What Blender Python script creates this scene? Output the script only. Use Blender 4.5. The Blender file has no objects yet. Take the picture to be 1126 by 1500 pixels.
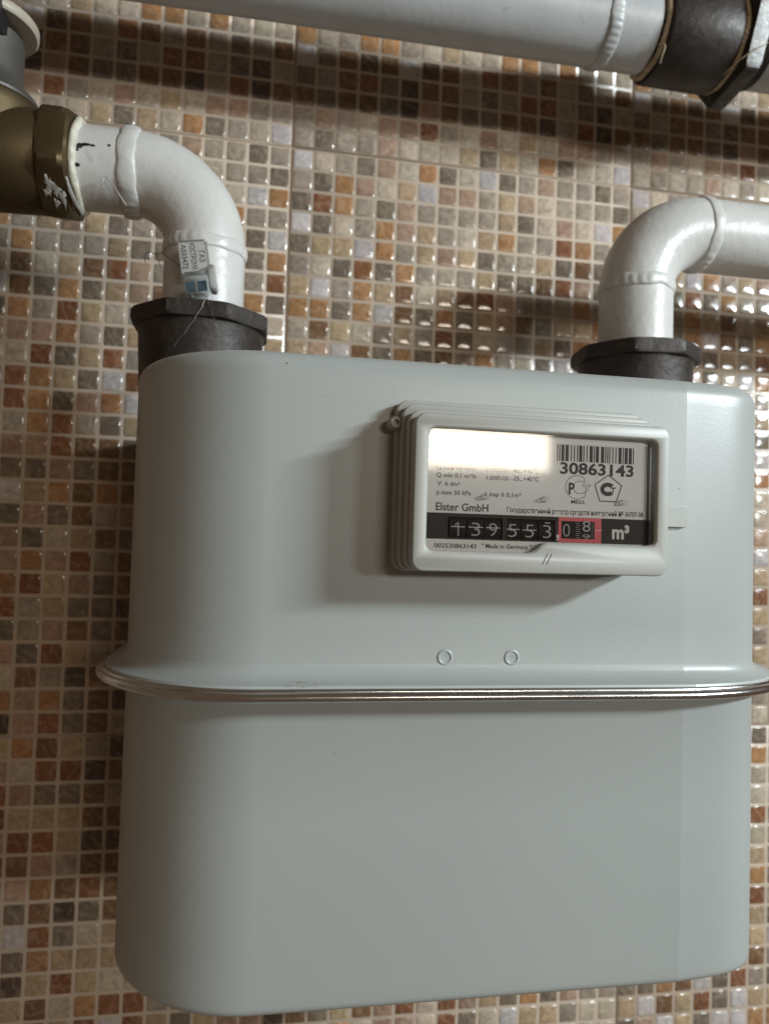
import bpy, bmesh, math, random
from math import sin, cos, pi, radians, sqrt
from mathutils import Vector, Matrix
from mathutils.geometry import tessellate_polygon
random.seed(7)
SC = bpy.context.scene
COL = SC.collection
MM = 0.001

# ------------------------------------------------------------------ camera
RC = ((0.9851705, -0.16891958, 0.0300876), (0.03589426, 0.03142691, -0.99886133), (0.16778167, 0.98512868, 0.03702411))
CP = (-11.71597, -488.87364, -266.14982)
FPX = 1055.8
cam = bpy.data.cameras.new('camera')
camo = bpy.data.objects.new('camera', cam)
COL.objects.link(camo)
rm = Matrix((RC[0], [-v for v in RC[1]], [-v for v in RC[2]])).transposed()
camo.matrix_world = Matrix.Translation(Vector(CP) * MM) @ rm.to_4x4()
cam.sensor_fit = 'VERTICAL'
cam.sensor_height = 36
cam.lens = FPX / 1500 * 36
cam.clip_start = 0.01
cam.clip_end = 50
cam.dof.use_dof = True
cam.dof.focus_distance = 0.30
cam.dof.aperture_fstop = 8.5
SC.camera = camo

# ------------------------------------------------------------------ world and lamps
w = bpy.data.worlds.new('World')
SC.world = w
w.use_nodes = True
w.node_tree.nodes['Background'].inputs[0].default_value = (1.0, 0.68, 0.45, 1)
w.node_tree.nodes['Background'].inputs[1].default_value = 0.105


def lamp(name, loc, aim, size, rad, col):
    """glowing rectangle of a given radiance, turned towards a point (mm)"""
    L = bpy.data.lights.new(name, 'AREA')
    L.shape = 'RECTANGLE'
    L.size, L.size_y = size[0] * MM, size[1] * MM
    L.energy = rad * pi * L.size * L.size_y
    L.color = col
    o = bpy.data.objects.new(name, L)
    o.location = Vector(loc) * MM
    o.rotation_euler = ((Vector(aim) - Vector(loc)).to_track_quat('-Z', 'Y')).to_euler()
    COL.objects.link(o)
    return o


# cool lamp above right, warm lit window far behind the camera, pale window further right
lamp('ceiling_lamp', (1310, -1070, 275), (80, -100, -300), (430, 58), 360, (0.86, 0.96, 1.0))
lamp('warm_lamp', (1230, -4000, 285), (1230, 0, 285), (850, 255), 34, (1.0, 0.88, 0.72))
lamp('side_window', (2800, -4000, 235), (2800, 0, 235), (700, 250), 78, (0.90, 0.98, 1.0))

SC.view_settings.view_transform = 'Standard'
SC.view_settings.look = 'None'
SC.view_settings.exposure = 0
SC.view_settings.gamma = 1


# ------------------------------------------------------------------ materials
def mat(name, base, rough=0.5, metal=0.0, var=0.0, vscale=60, bump=0.0, bscale=400, dirt=None, dscale=25, damt=0.0,
        coat=0.0, spec=None, rvar=0.0, src=None, stretch=None):
    m = bpy.data.materials.new(name)
    m.use_nodes = True
    nt = m.node_tree
    N, Lk = nt.nodes, nt.links
    b = N['Principled BSDF']
    b.inputs['Roughness'].default_value = rough
    b.inputs['Metallic'].default_value = metal
    b.inputs['Coat Weight'].default_value = coat
    b.inputs['Coat Roughness'].default_value = 0.1
    if spec is not None:
        b.inputs['Specular IOR Level'].default_value = spec
    geo = N.new('ShaderNodeNewGeometry')
    pos = geo.outputs['Position']
    if stretch:
        mp = N.new('ShaderNodeMapping')
        mp.inputs['Scale'].default_value = stretch
        Lk.new(pos, mp.inputs['Vector'])
        pos = mp.outputs['Vector']

    def noise(sc, det=4, dist=0.0):
        n = N.new('ShaderNodeTexNoise')
        n.inputs['Scale'].default_value = sc
        n.inputs['Detail'].default_value = det
        n.inputs['Distortion'].default_value = dist
        Lk.new(pos, n.inputs['Vector'])
        return n

    if src == 'object':
        oi = N.new('ShaderNodeObjectInfo')
        c = oi.outputs['Color']
    elif src:
        at = N.new('ShaderNodeAttribute')
        at.attribute_name = src
        c = at.outputs['Color']
    else:
        rgb = N.new('ShaderNodeRGB')
        rgb.outputs[0].default_value = (*base, 1)
        c = rgb.outputs[0]
    if var:
        n = noise(vscale, 5, 0.6)
        mr = N.new('ShaderNodeMapRange')
        mr.inputs['From Min'].default_value = 0.25
        mr.inputs['From Max'].default_value = 0.75
        mr.inputs['To Min'].default_value = 1 - var
        mr.inputs['To Max'].default_value = 1 + var
        Lk.new(n.outputs['Fac'], mr.inputs['Value'])
        mx = N.new('ShaderNodeVectorMath')
        mx.operation = 'SCALE'
        Lk.new(c, mx.inputs[0])
        Lk.new(mr.outputs[0], mx.inputs['Scale'])
        c = mx.outputs[0]
    if dirt:
        n = noise(dscale, 8, 1.0)
        mr = N.new('ShaderNodeMapRange')
        mr.inputs['From Min'].default_value = 0.62 - damt * 0.3
        mr.inputs['From Max'].default_value = 0.80 - damt * 0.2
        mr.inputs['To Max'].default_value = 0.85
        Lk.new(n.outputs['Fac'], mr.inputs['Value'])
        mx = N.new('ShaderNodeMix')
        mx.data_type = 'RGBA'
        Lk.new(mr.outputs[0], mx.inputs['Factor'])
        Lk.new(c, mx.inputs[6])
        mx.inputs[7].default_value = (*dirt, 1)
        c = mx.outputs[2]
    Lk.new(c, b.inputs['Base Color'])
    if rvar:
        n = noise(vscale * 1.7, 4)
        mr = N.new('ShaderNodeMapRange')
        mr.inputs['To Min'].default_value = rough - rvar
        mr.inputs['To Max'].default_value = rough + rvar
        Lk.new(n.outputs['Fac'], mr.inputs['Value'])
        Lk.new(mr.outputs[0], b.inputs['Roughness'])
    if bump:
        n = noise(bscale, 3)
        bp = N.new('ShaderNodeBump')
        bp.inputs['Strength'].default_value = 1.0
        bp.inputs['Distance'].default_value = bump * MM
        Lk.new(n.outputs['Fac'], bp.inputs['Height'])
        Lk.new(bp.outputs[0], b.inputs['Normal'])
    return m


M = {}
M['paint'] = mat('meter_enamel', (0.362, 0.388, 0.376), 0.36, var=0.03, vscale=9, bump=0.035, bscale=700, rvar=0.04)
M['plastic'] = mat('housing_plastic', (0.40, 0.405, 0.375), 0.42, var=0.03, vscale=60, bump=0.02, bscale=1500, rvar=0.05)
M['pipe'] = mat('white_pipe_paint', (0.56, 0.56, 0.54), 0.36, var=0.08, vscale=30, bump=0.38, bscale=160, dirt=(0.25, 0.22, 0.20), dscale=90, damt=-0.12, rvar=0.06)
M['pipe_grey'] = mat('grey_pipe_paint', (0.44, 0.455, 0.46), 0.38, var=0.07, vscale=30, bump=0.16, bscale=220, dirt=(0.3, 0.28, 0.27), dscale=80, damt=-0.12)
M['iron'] = mat('black_iron', (0.034, 0.027, 0.023), 0.5, metal=0.25, var=0.4, vscale=110, bump=0.35, bscale=260, dirt=(0.12, 0.095, 0.075), dscale=140, damt=-0.03, rvar=0.15)
M['iron_worn'] = mat('worn_iron', (0.16, 0.16, 0.155), 0.4, metal=0.75, var=0.35, vscale=160, bump=0.1, bscale=500, rvar=0.12)
M['brass'] = mat('aged_brass', (0.092, 0.066, 0.032), 0.52, metal=0.75, var=0.15, vscale=50, bump=0.06, bscale=500, dirt=(0.10, 0.07, 0.04), dscale=40, damt=0.05, rvar=0.08)
M['bonnet'] = mat('dull_nickel', (0.10, 0.095, 0.085), 0.5, metal=0.5, var=0.1, vscale=70, bump=0.04, bscale=500)
M['cream'] = mat('cream_plastic', (0.38, 0.345, 0.28), 0.45, var=0.05)
M['black'] = mat('black_plastic', (0.012, 0.012, 0.013), 0.45, var=0.1)
M['chrome'] = mat('steel_band', (0.66, 0.67, 0.68), 0.2, metal=1.0, var=0.12, vscale=60, rvar=0.06, bump=0.02, bscale=500)
M['hemp'] = mat('hemp_sealing', (0.42, 0.34, 0.23), 0.8, var=0.3, vscale=300, bump=0.5, bscale=600)
M['sealant'] = mat('white_sealant', (0.62, 0.60, 0.50), 0.4, var=0.2, vscale=200, bump=0.3, bscale=400, dirt=(0.10, 0.09, 0.07), dscale=130, damt=0.0)
M['drip'] = mat('silver_paint_drip', (0.33, 0.32, 0.30), 0.3, var=0.4, vscale=200, bump=0.3, bscale=500)
M['dial'] = mat('dial_white', (0.90, 0.92, 0.92), 0.5)
M['ink'] = mat('black_ink', (0.05, 0.05, 0.055), 0.6)
M['strip'] = mat('dark_counter_strip', (0.028, 0.024, 0.023), 0.65)
M['red'] = mat('red_counter_field', (0.72, 0.03, 0.05), 0.4)
M['wheel'] = mat('black_number_wheel', (0.010, 0.010, 0.011), 0.75)
M['white_ink'] = mat('white_ink', (0.85, 0.85, 0.83), 0.5)
M['grey_ink'] = mat('grey_ink', (0.42, 0.42, 0.41), 0.5)
M['grout'] = mat('glazed_joint', (0.50, 0.41, 0.325), 0.22, var=0.08, vscale=35, bump=0.15, bscale=160)
M['joint'] = mat('cement_joint', (0.42, 0.33, 0.26), 0.8, var=0.15, vscale=80, bump=0.3, bscale=500)
M['wire'] = mat('seal_wire', (0.22, 0.21, 0.20), 0.35, metal=0.9)
M['blue'] = mat('blue_drum', (0.02, 0.16, 0.28), 0.3)
M['dark_wire'] = mat('dark_wire', (0.10, 0.09, 0.08), 0.4, metal=0.6)
M['smudge'] = mat('dirt_smudge', (0.25, 0.23, 0.19), 0.8, var=0.4, vscale=500)
M['sticker'] = mat('tab_plastic', (0.38, 0.395, 0.365), 0.4)


def tile_mat(name, src):
    m = bpy.data.materials.new(name)
    m.use_nodes = True
    N, Lk = m.node_tree.nodes, m.node_tree.links
    b = N['Principled BSDF']
    geo = N.new('ShaderNodeNewGeometry')
    if src == 'object':
        c = N.new('ShaderNodeObjectInfo').outputs['Color']
    else:
        a = N.new('ShaderNodeAttribute')
        a.attribute_name = src
        c = a.outputs['Color']
    # cloudy marble body and veins
    n = N.new('ShaderNodeTexNoise')
    n.inputs['Scale'].default_value = 130
    n.inputs['Detail'].default_value = 6
    n.inputs['Distortion'].default_value = 1.8
    Lk.new(geo.outputs['Position'], n.inputs['Vector'])
    mr = N.new('ShaderNodeMapRange')
    mr.inputs['From Min'].default_value = 0.3
    mr.inputs['From Max'].default_value = 0.7
    mr.inputs['To Min'].default_value = 0.74
    mr.inputs['To Max'].default_value = 1.28
    Lk.new(n.outputs['Fac'], mr.inputs['Value'])
    mx = N.new('ShaderNodeVectorMath')
    mx.operation = 'SCALE'
    Lk.new(c, mx.inputs[0])
    Lk.new(mr.outputs[0], mx.inputs['Scale'])
    wv = N.new('ShaderNodeTexWave')
    wv.wave_type = 'BANDS'
    wv.bands_direction = 'DIAGONAL'
    wv.inputs['Scale'].default_value = 45
    wv.inputs['Distortion'].default_value = 14
    wv.inputs['Detail'].default_value = 3
    wv.inputs['Detail Scale'].default_value = 1.6
    Lk.new(geo.outputs['Position'], wv.inputs['Vector'])
    mr2 = N.new('ShaderNodeMapRange')
    mr2.inputs['From Min'].default_value = 0.72
    mr2.inputs['From Max'].default_value = 1.0
    mr2.inputs['To Max'].default_value = 0.16
    Lk.new(wv.outputs['Fac'], mr2.inputs['Value'])
    mix = N.new('ShaderNodeMix')
    mix.data_type = 'RGBA'
    Lk.new(mr2.outputs[0], mix.inputs['Factor'])
    Lk.new(mx.outputs[0], mix.inputs[6])
    mix.inputs[7].default_value = (0.62, 0.52, 0.42, 1)
    Lk.new(mix.outputs[2], b.inputs['Base Color'])
    b.inputs['Roughness'].default_value = 0.13
    nb = N.new('ShaderNodeTexNoise')
    nb.inputs['Scale'].default_value = 110
    nb.inputs['Detail'].default_value = 1
    Lk.new(geo.outputs['Position'], nb.inputs['Vector'])
    bp = N.new('ShaderNodeBump')
    bp.inputs['Distance'].default_value = 0.00012
    Lk.new(nb.outputs['Fac'], bp.inputs['Height'])
    Lk.new(bp.outputs[0], b.inputs['Normal'])
    return m


M['tile'] = tile_mat('glazed_mosaic', 'object')
M['tile_far'] = tile_mat('glazed_mosaic_field', 'tone')


def clear_mat(name, tint, f0=0.04, rough=0.02, mixdiff=0.0):
    m = bpy.data.materials.new(name)
    m.use_nodes = True
    N, Lk = m.node_tree.nodes, m.node_tree.links
    N.remove(N['Principled BSDF'])
    out = N['Material Output']
    tr = N.new('ShaderNodeBsdfTransparent')
    tr.inputs[0].default_value = (*tint, 1)
    last = tr.outputs[0]
    if mixdiff:
        df = N.new('ShaderNodeBsdfDiffuse')
        df.inputs[0].default_value = (0.6, 0.6, 0.58, 1)
        ms = N.new('ShaderNodeMixShader')
        ms.inputs[0].default_value = mixdiff
        Lk.new(last, ms.inputs[1])
        Lk.new(df.outputs[0], ms.inputs[2])
        last = ms.outputs[0]
    gl = N.new('ShaderNodeBsdfGlossy')
    gl.inputs['Roughness'].default_value = rough
    fr = N.new('ShaderNodeFresnel')
    fr.inputs['IOR'].default_value = 1.5
    ms = N.new('ShaderNodeMixShader')
    Lk.new(fr.outputs[0], ms.inputs[0])
    Lk.new(last, ms.inputs[1])
    Lk.new(gl.outputs[0], ms.inputs[2])
    Lk.new(ms.outputs[0], out.inputs[0])
    return m


M['glass'] = clear_mat('clear_window', (1, 1, 1), rough=0.055)
M['clear'] = clear_mat('clear_plastic', (0.88, 0.90, 0.90), rough=0.08, mixdiff=0.07)
M['clear_white'] = clear_mat('frosted_plastic', (0.85, 0.86, 0.86), rough=0.15, mixdiff=0.55)

# ------------------------------------------------------------------ object helpers
BASE = {}


def thing(name, loc, label, cat, group=None, kind=None):
    o = bpy.data.objects.new(name, None)
    o.empty_display_size = 0.02
    o.location = Vector(loc) * MM
    COL.objects.link(o)
    if label:
        o['label'] = label
    if cat:
        o['category'] = cat
    if group:
        o['group'] = group
    if kind:
        o['kind'] = kind
    BASE[o] = Vector(loc) * MM
    return o


def finish(name, vs, fs, m, parent=None, ang=35, smooth=True, label=None, kind=None):
    b = BASE[parent] if parent in BASE else Vector((0, 0, 0))
    me = bpy.data.meshes.new(name)
    me.from_pydata([tuple(Vector(v) * MM - b) for v in vs], [], fs)
    me.validate()
    bm = bmesh.new()
    bm.from_mesh(me)
    bmesh.ops.remove_doubles(bm, verts=bm.verts, dist=1e-7)
    bmesh.ops.recalc_face_normals(bm, faces=bm.faces)
    for f in bm.faces:
        f.smooth = smooth
    lim = radians(ang)
    for e in bm.edges:
        if len(e.link_faces) == 2 and e.calc_face_angle(0) > lim:
            e.smooth = False
    bm.to_mesh(me)
    bm.free()
    me.materials.append(m)
    o = bpy.data.objects.new(name, me)
    COL.objects.link(o)
    if parent:
        o.parent = parent
    BASE[o] = b
    if label:
        o['label'] = label
    if kind:
        o['kind'] = kind
    return o


def grid_faces(nr, n, closed=True, off=0, cap0=True, cap1=True):
    fs = []
    for i in range(nr - 1):
        for j in range(n if closed else n - 1):
            k = (j + 1) % n
            fs.append((off + i * n + j, off + i * n + k, off + (i + 1) * n + k, off + (i + 1) * n + j))
    if cap0:
        fs.append(tuple(off + j for j in range(n)))
    if cap1:
        fs.append(tuple(off + (nr - 1) * n + j for j in range(n)))
    return fs


def ngon_r(phi, n, rin, rot, rc=None):
    a = (phi - rot) % (2 * pi / n) - pi / n
    r = rin / cos(a)
    # a = 0 in the middle of a flat
    return min(r, rc) if rc else r


def loft(axis, c, rings, N=64):
    """rings: (t, r) circle or (t, rin, n, rot, rc)"""
    vs = []
    for rg in rings:
        t = rg[0]
        for j in range(N):
            ph = 2 * pi * j / N
            r = rg[1] if len(rg) == 2 else ngon_r(ph, rg[2], rg[1], rg[3], rg[4])
            a, b = r * cos(ph), r * sin(ph)
            if axis == 'z':
                vs.append((c[0] + a, c[1] + b, t))
            elif axis == 'x':
                vs.append((t, c[1] + a, c[2] + b))
            else:
                vs.append((c[0] + a, t, c[2] + b))
    return vs, grid_faces(len(rings), N)


def sweep(path, rfn, N=48):
    """path in a plane of constant Y: list of (x, y, z)"""
    P = [Vector(p) for p in path]
    vs = []
    for i, p in enumerate(P):
        t = (P[min(i + 1, len(P) - 1)] - P[max(i - 1, 0)]).normalized()
        n = Vector((0, -1, 0))
        if abs(t.dot(n)) > 0.95:
            n = Vector((1, 0, 0))
        n = (n - t * n.dot(t)).normalized()
        bb = t.cross(n)
        for j in range(N):
            ph = 2 * pi * j / N
            r = rfn(i, ph) if callable(rfn) else rfn
            vs.append(tuple(p + (n * cos(ph) + bb * sin(ph)) * r))
    return vs, grid_faces(len(P), N)


def box(x0, x1, d0, d1, z0, z1, bev=0.0):
    """d = distance from the wall"""
    if bev <= 0:
        vs = [(x, -d, z) for x in (x0, x1) for d in (d0, d1) for z in (z0, z1)]
        return vs, [(0, 1, 3, 2), (4, 6, 7, 5), (0, 4, 5, 1), (2, 3, 7, 6), (0, 2, 6, 4), (1, 5, 7, 3)]
    b = bev
    ol = [(x0 + b, z0), (x1 - b, z0), (x1, z0 + b), (x1, z1 - b), (x1 - b, z1), (x0 + b, z1), (x0, z1 - b), (x0, z0 + b)]
    il = [(x0 + b, z0 + b * .6), (x1 - b, z0 + b * .6), (x1 - b * .6, z0 + b), (x1 - b * .6, z1 - b), (x1 - b, z1 - b * .6), (x0 + b, z1 - b * .6), (x0 + b * .6, z1 - b), (x0 + b * .6, z0 + b)]
    vs = [(x, -d0, z) for x, z in ol] + [(x, -(d1 - b * .6), z) for x, z in ol] + [(x, -d1, z) for x, z in il]
    return vs, grid_faces(3, 8)


def join(*parts):
    V, F = [], []
    for vs, fs in parts:
        o = len(V)
        V += vs
        F += [tuple(i + o for i in f) for f in fs]
    return V, F


def bead(axis, c, R, w, h, k=26, N=260, K=9, seed=0, both=0.0):
    """ripply weld bead round a pipe; axis 'x' or 'z'; c centre"""
    rnd = random.Random(seed)
    ph0 = [rnd.uniform(0, 6.28) for _ in range(6)]
    vs = []
    for j in range(N):
        phi = 2 * pi * j / N
        wob = 0.35 * sin(3 * phi + ph0[0]) + 0.2 * sin(7 * phi + ph0[1])
        amp = 1 + 0.10 * sin(5 * phi + ph0[2]) + 0.08 * sin(11 * phi + ph0[3])
        for q in range(K):
            ps = -pi / 2 + pi * q / (K - 1)
            gate = 0.5 + 0.5 * sin(2 * phi + ph0[4])
            rip = abs(sin(k * phi / 2 + 1.3 * cos(ps) + 1.4 * sin(3 * phi + ph0[4]))) ** 1.4
            r = R + h * max(0, cos(ps)) ** .7 * amp * (0.84 + 0.26 * rip * gate) - (0.4 if q in (0, K - 1) else 0)
            t = w * sin(ps) * (1 + 0.06 * sin(9 * phi + ph0[5])) + wob + 0.1 * cos(k * phi / 2)
            a, b = r * cos(phi), r * sin(phi)
            if axis == 'x':
                vs.append((c[0] + t, c[1] + a, c[2] + b))
            else:
                vs.append((c[0] + a, c[1] + b, c[2] + t))
    fs = []
    for j in range(N):
        for q in range(K - 1):
            k2 = (j + 1) % N
            fs.append((j * K + q, k2 * K + q, k2 * K + q + 1, j * K + q + 1))
    return vs, fs


def wire(pts, r, N=6):
    """thin round wire through 3-D points with Catmull-Rom smoothing"""
    P = [Vector(p) for p in pts]
    Q = []
    for i in range(len(P) - 1):
        p0, p1, p2, p3 = P[max(i - 1, 0)], P[i], P[i + 1], P[min(i + 2, len(P) - 1)]
        for s in range(6):
            t = s / 6
            Q.append(0.5 * ((2 * p1) + (p2 - p0) * t + (2 * p0 - 5 * p1 + 4 * p2 - p3) * t * t + (3 * p1 - p0 - 3 * p2 + p3) * t ** 3))
    Q.append(P[-1])
    return sweep([tuple(q) for q in Q], r, N)


# ------------------------------------------------------------------ the tiled wall
PITCH, G = 14.7, 0.2
PAL = {
    'o': (0.33, 0.175, 0.08), 'O': (0.20, 0.085, 0.042), 'b': (0.17, 0.095, 0.05), 'k': (0.085, 0.06, 0.045),
    'g': (0.165, 0.132, 0.10), 'G': (0.30, 0.25, 0.20), 't': (0.36, 0.265, 0.165), 'c': (0.43, 0.36, 0.28),
    'w': (0.46, 0.42, 0.41), 'p': (0.33, 0.22, 0.16)}
# rows of the printed sheet, left to right; tones just under the long pipe include its shadow
TOP = {
    -6: 'oGGooGctccooGoGcc', -5: 'wgbkbwkbGObGbGgGb', -4: 'gGbOgkbbGgGOOGgkG', -3: 'bgbbgkpbggbbkGOkb',
    -2: 'GpGcppOGcpctcppGG', -1: 'GgGGpcGctgtcogGcw', 0: 'wcGgpcogcwgGpGGgG', 1: 'GgopctwppGtpccGGg',
    2: 'gOoGgpGGGGtgcpcwo', 3: 'wgcGoptGctoGGOoGG', 4: 'gttwoGtptgGGtgbgw', 5: 'GcgOgoGGGtggbOpgo',
    6: 'twGotbctbOpGGGoGO', 7: 'oogowbgogtpbgttog', 8: 'GbtcgtGOgcwGtgobc'}
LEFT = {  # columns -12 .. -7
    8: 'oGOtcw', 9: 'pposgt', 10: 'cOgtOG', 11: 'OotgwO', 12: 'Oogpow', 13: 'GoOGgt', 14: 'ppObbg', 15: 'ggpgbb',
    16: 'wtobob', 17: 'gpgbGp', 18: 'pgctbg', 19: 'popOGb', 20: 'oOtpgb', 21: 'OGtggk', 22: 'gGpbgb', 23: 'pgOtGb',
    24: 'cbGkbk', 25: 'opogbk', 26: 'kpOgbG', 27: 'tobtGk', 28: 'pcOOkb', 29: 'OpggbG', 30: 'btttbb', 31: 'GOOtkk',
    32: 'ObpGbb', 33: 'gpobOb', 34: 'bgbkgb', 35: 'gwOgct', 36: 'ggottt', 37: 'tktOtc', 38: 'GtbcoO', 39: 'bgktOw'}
RIGHT = {9: 'o', 10: 'G', 11: 't', 12: 'g', 13: 'w', 14: 'o', 15: 'c', 16: 'c', 17: 'p', 18: 'w', 19: 't', 20: 'O', 21: 't',
         22: 'g', 23: 't', 24: 'o', 25: 'G', 26: 'c', 27: 'g', 28: 'o', 29: 'G', 30: 'c', 31: 'O', 32: 'c', 33: 't', 34: 'o',
         35: 'O', 36: 't', 37: 't', 38: 'b', 39: 'G', 40: 't', 41: 'o'}
BOT = {39: (11, 'gogpGGggobwgOggG'), 40: (11, 'wttGcctwbtOgwotG'), 41: (11, 'oGtwGcgpwtgwwoot')}
ALL = 'ooOObbkggggGGGGttttcccccwwppp'


def tone(c, r):
    rnd = random.Random(c * 977 + r * 131 + 5)
    if r <= 8 and r >= -6 and not (r == 8 and c < -6):
        k = TOP[r][c % 17]
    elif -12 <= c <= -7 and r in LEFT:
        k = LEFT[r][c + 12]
    elif c == 24 and r in RIGHT:
        k = RIGHT[r]
    elif r in BOT and 0 <= c - BOT[r][0] < len(BOT[r][1]):
        k = BOT[r][1][c - BOT[r][0]]
    else:
        k = rnd.choice(ALL)
    b = PAL.get(k, PAL['G'])
    b = tuple(v * .95 + m_ * .05 for v, m_ in zip(b, (0.27, 0.20, 0.145)))
    s = rnd.uniform(0.86, 1.14)
    return tuple(max(0.01, v * s * rnd.uniform(0.98, 1.02)) for v in b)


def tile_xz(c, r):
    x = (c + 0.5) * PITCH + G * (c // 17)
    z = -((r + 0.5) * PITCH + G * (r // 27))
    if c % 17 == 0: x += 0.25
    if c % 17 == 16: x -= 0.25
    if r % 27 == 0: z -= 0.25
    if r % 27 == 26: z += 0.25
    return x, z


def tile_shape(seed):
    rnd = random.Random(seed)
    vs = []
    for half, y, rr in ((6.3, 0.55, 0.8), (6.0, 0.2, 0.75), (5.2, 0.02, 0.7)):
        for sx, sz, a in ((1, 1, 0), (-1, 1, 1), (-1, -1, 2), (1, -1, 3)):
            for q in (0.15, 0.85):
                ang = (a + q) * pi / 2
                vs.append((sx * (half - rr) + rr * 1.05 * cos(ang) + rnd.uniform(-.13, .13), y, sz * (half - rr) + rr * 1.05 * sin(ang) + rnd.uniform(-.13, .13)))
    fs = grid_faces(3, 8, cap0=False, cap1=False)
    vs.append((0, -0.06, 0))
    for j in range(8):
        fs.append((16 + j, 16 + (j + 1) % 8, 24))
    return vs, fs


SHAPES = [tile_shape(i) for i in range(6)]
TM = []
for i, (vs, fs) in enumerate(SHAPES):
    me = bpy.data.meshes.new('mosaic_tile')
    me.from_pydata([(v[0] * MM, v[1] * MM, v[2] * MM) for v in vs], [], fs)
    bm = bmesh.new()
    bm.from_mesh(me)
    bmesh.ops.recalc_face_normals(bm, faces=bm.faces)
    if sum(f.normal.y for f in bm.faces) > 0:
        bmesh.ops.reverse_faces(bm, faces=bm.faces)
    for f in bm.faces:
        f.smooth = True
    bm.to_mesh(me)
    bm.free()
    me.materials.append(M['tile'])
    TM.append(me)


def px(x, y, z):
    q = [sum(RC[i][k] * ((x, y, z)[k] - CP[k]) for k in range(3)) for i in range(3)]
    return 563 + FPX * q[0] / q[2], 750 + FPX * q[1] / q[2]


def inside(p, poly):
    r = False
    for i in range(len(poly)):
        (x0, y0), (x1, y1) = poly[i], poly[i - 1]
        if (y0 > p[1]) != (y1 > p[1]) and p[0] < (x1 - x0) * (p[1] - y0) / (y1 - y0) + x0:
            r = not r
    return r


OCC = [[(200, 530), (300, 507), (1080, 560), (1100, 580), (1098, 1400), (1000, 1440), (560, 1492), (240, 1498), (172, 1440)],
       [(-50, -50), (270, 0), (870, 98), (1060, 145), (1126, 130), (1300, -100)],
       [(-50, 110), (60, 160), (200, 190), (300, 235), (355, 340), (360, 440), (393, 460), (388, 515), (200, 520), (198, 455), (240, 440), (240, 350), (190, 305), (-50, 300)],
       [(836, 510), (878, 490), (876, 400), (950, 300), (1040, 283), (1150, 300), (1150, 402), (1000, 390), (984, 490), (1020, 500), (1010, 550), (840, 540)]]

wall = thing('tiled_wall', (0, 0, -300), 'kitchen wall of ceramic sheets with small glazed brown, grey and cream mosaic squares', 'wall', kind='structure')
# cement behind the sheets
finish('joint_bed', *box(-34 * PITCH - 30, 34 * PITCH + 30, -9, -1.9, -54 * PITCH - 30, 27 * PITCH + 30), M['joint'], wall, kind='structure')
cells = []
panels = {}
for pc in range(-2, 2):
    for pr in range(-1, 2):
        xa = pc * 17 * PITCH + G * pc
        za = -(pr * 27 * PITCH + G * pr)
        h = 0.65
        x0, x1, z1, z0 = xa + h, xa + 17 * PITCH + G - h, za - h, za - 27 * PITCH - G + h
        p = finish('ceramic_panel', *box(x0, x1, -8.5, -0.5, z0, z1, 0.5), M['grout'], wall, ang=60)
        BASE[p] = BASE[wall]
        panels[(pc, pr)] = p
for c in range(-34, 34):
    for r in range(-27, 54):
        x, z = tile_xz(c, r)
        u, v = px(x, 0, z)
        vis = -10 < u < 1136 and -10 < v < 1510 and not any(inside((u, v), P) for P in OCC)
        (ua, va), (ub, vb) = px(x - 6, 0, z - 6), px(x + 6, 0, z + 6)
        cells.append((0 if vis else 1, -abs((ub - ua) * (vb - va)), c, r, x, z))
cells.sort()
field = {}
for i, (hid, a, c, r, x, z) in enumerate(cells):
    key = (c // 17, r // 27)
    if i < 300 and not hid:
        o = bpy.data.objects.new('mosaic_tile', random.choice(TM))
        o.parent = panels[key]
        o.location = Vector((x, 0, z)) * MM - BASE[wall]
        o.rotation_euler = (random.uniform(-.012, .012), random.uniform(-.01, .01), random.uniform(-.012, .012))
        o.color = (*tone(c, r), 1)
        COL.objects.link(o)
    else:
        field.setdefault(key, []).append((c, r, x, z))
for key, lst in field.items():
    V, F, T = [], [], []
    for c, r, x, z in lst:
        vs, fs = random.choice(SHAPES)
        o = len(V)
        tx, tz = random.uniform(-.012, .012), random.uniform(-.012, .012)
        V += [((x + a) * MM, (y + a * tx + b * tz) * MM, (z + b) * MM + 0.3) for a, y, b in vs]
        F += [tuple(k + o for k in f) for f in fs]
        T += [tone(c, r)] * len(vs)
    me = bpy.data.meshes.new('mosaic_field')
    me.from_pydata(V, [], F)
    ca = me.color_attributes.new('tone', 'FLOAT_COLOR', 'POINT')
    ca.data.foreach_set('color', [v for t in T for v in (*t, 1)])
    bm = bmesh.new()
    bm.from_mesh(me)
    bmesh.ops.recalc_face_normals(bm, faces=bm.faces)
    bad = [f for f in bm.faces if f.normal.y > 0.3]
    bmesh.ops.reverse_faces(bm, faces=bad)
    for f in bm.faces:
        f.smooth = True
    bm.to_mesh(me)
    bm.free()
    me.materials.append(M['tile_far'])
    o = bpy.data.objects.new('mosaic_field', me)
    o.parent = panels[key]
    o['kind'] = 'stuff'
    COL.objects.link(o)

# ------------------------------------------------------------------ gas meter
meter = thing('gas_meter', (81, -110, -458), 'large grey-green steel gas meter with a counter window, hung under two white elbow pipes', 'gas meter')
XC, HF, DF, DB, RW = 81.0, 90.0, 200.0, 22.0, 60.0


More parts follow.
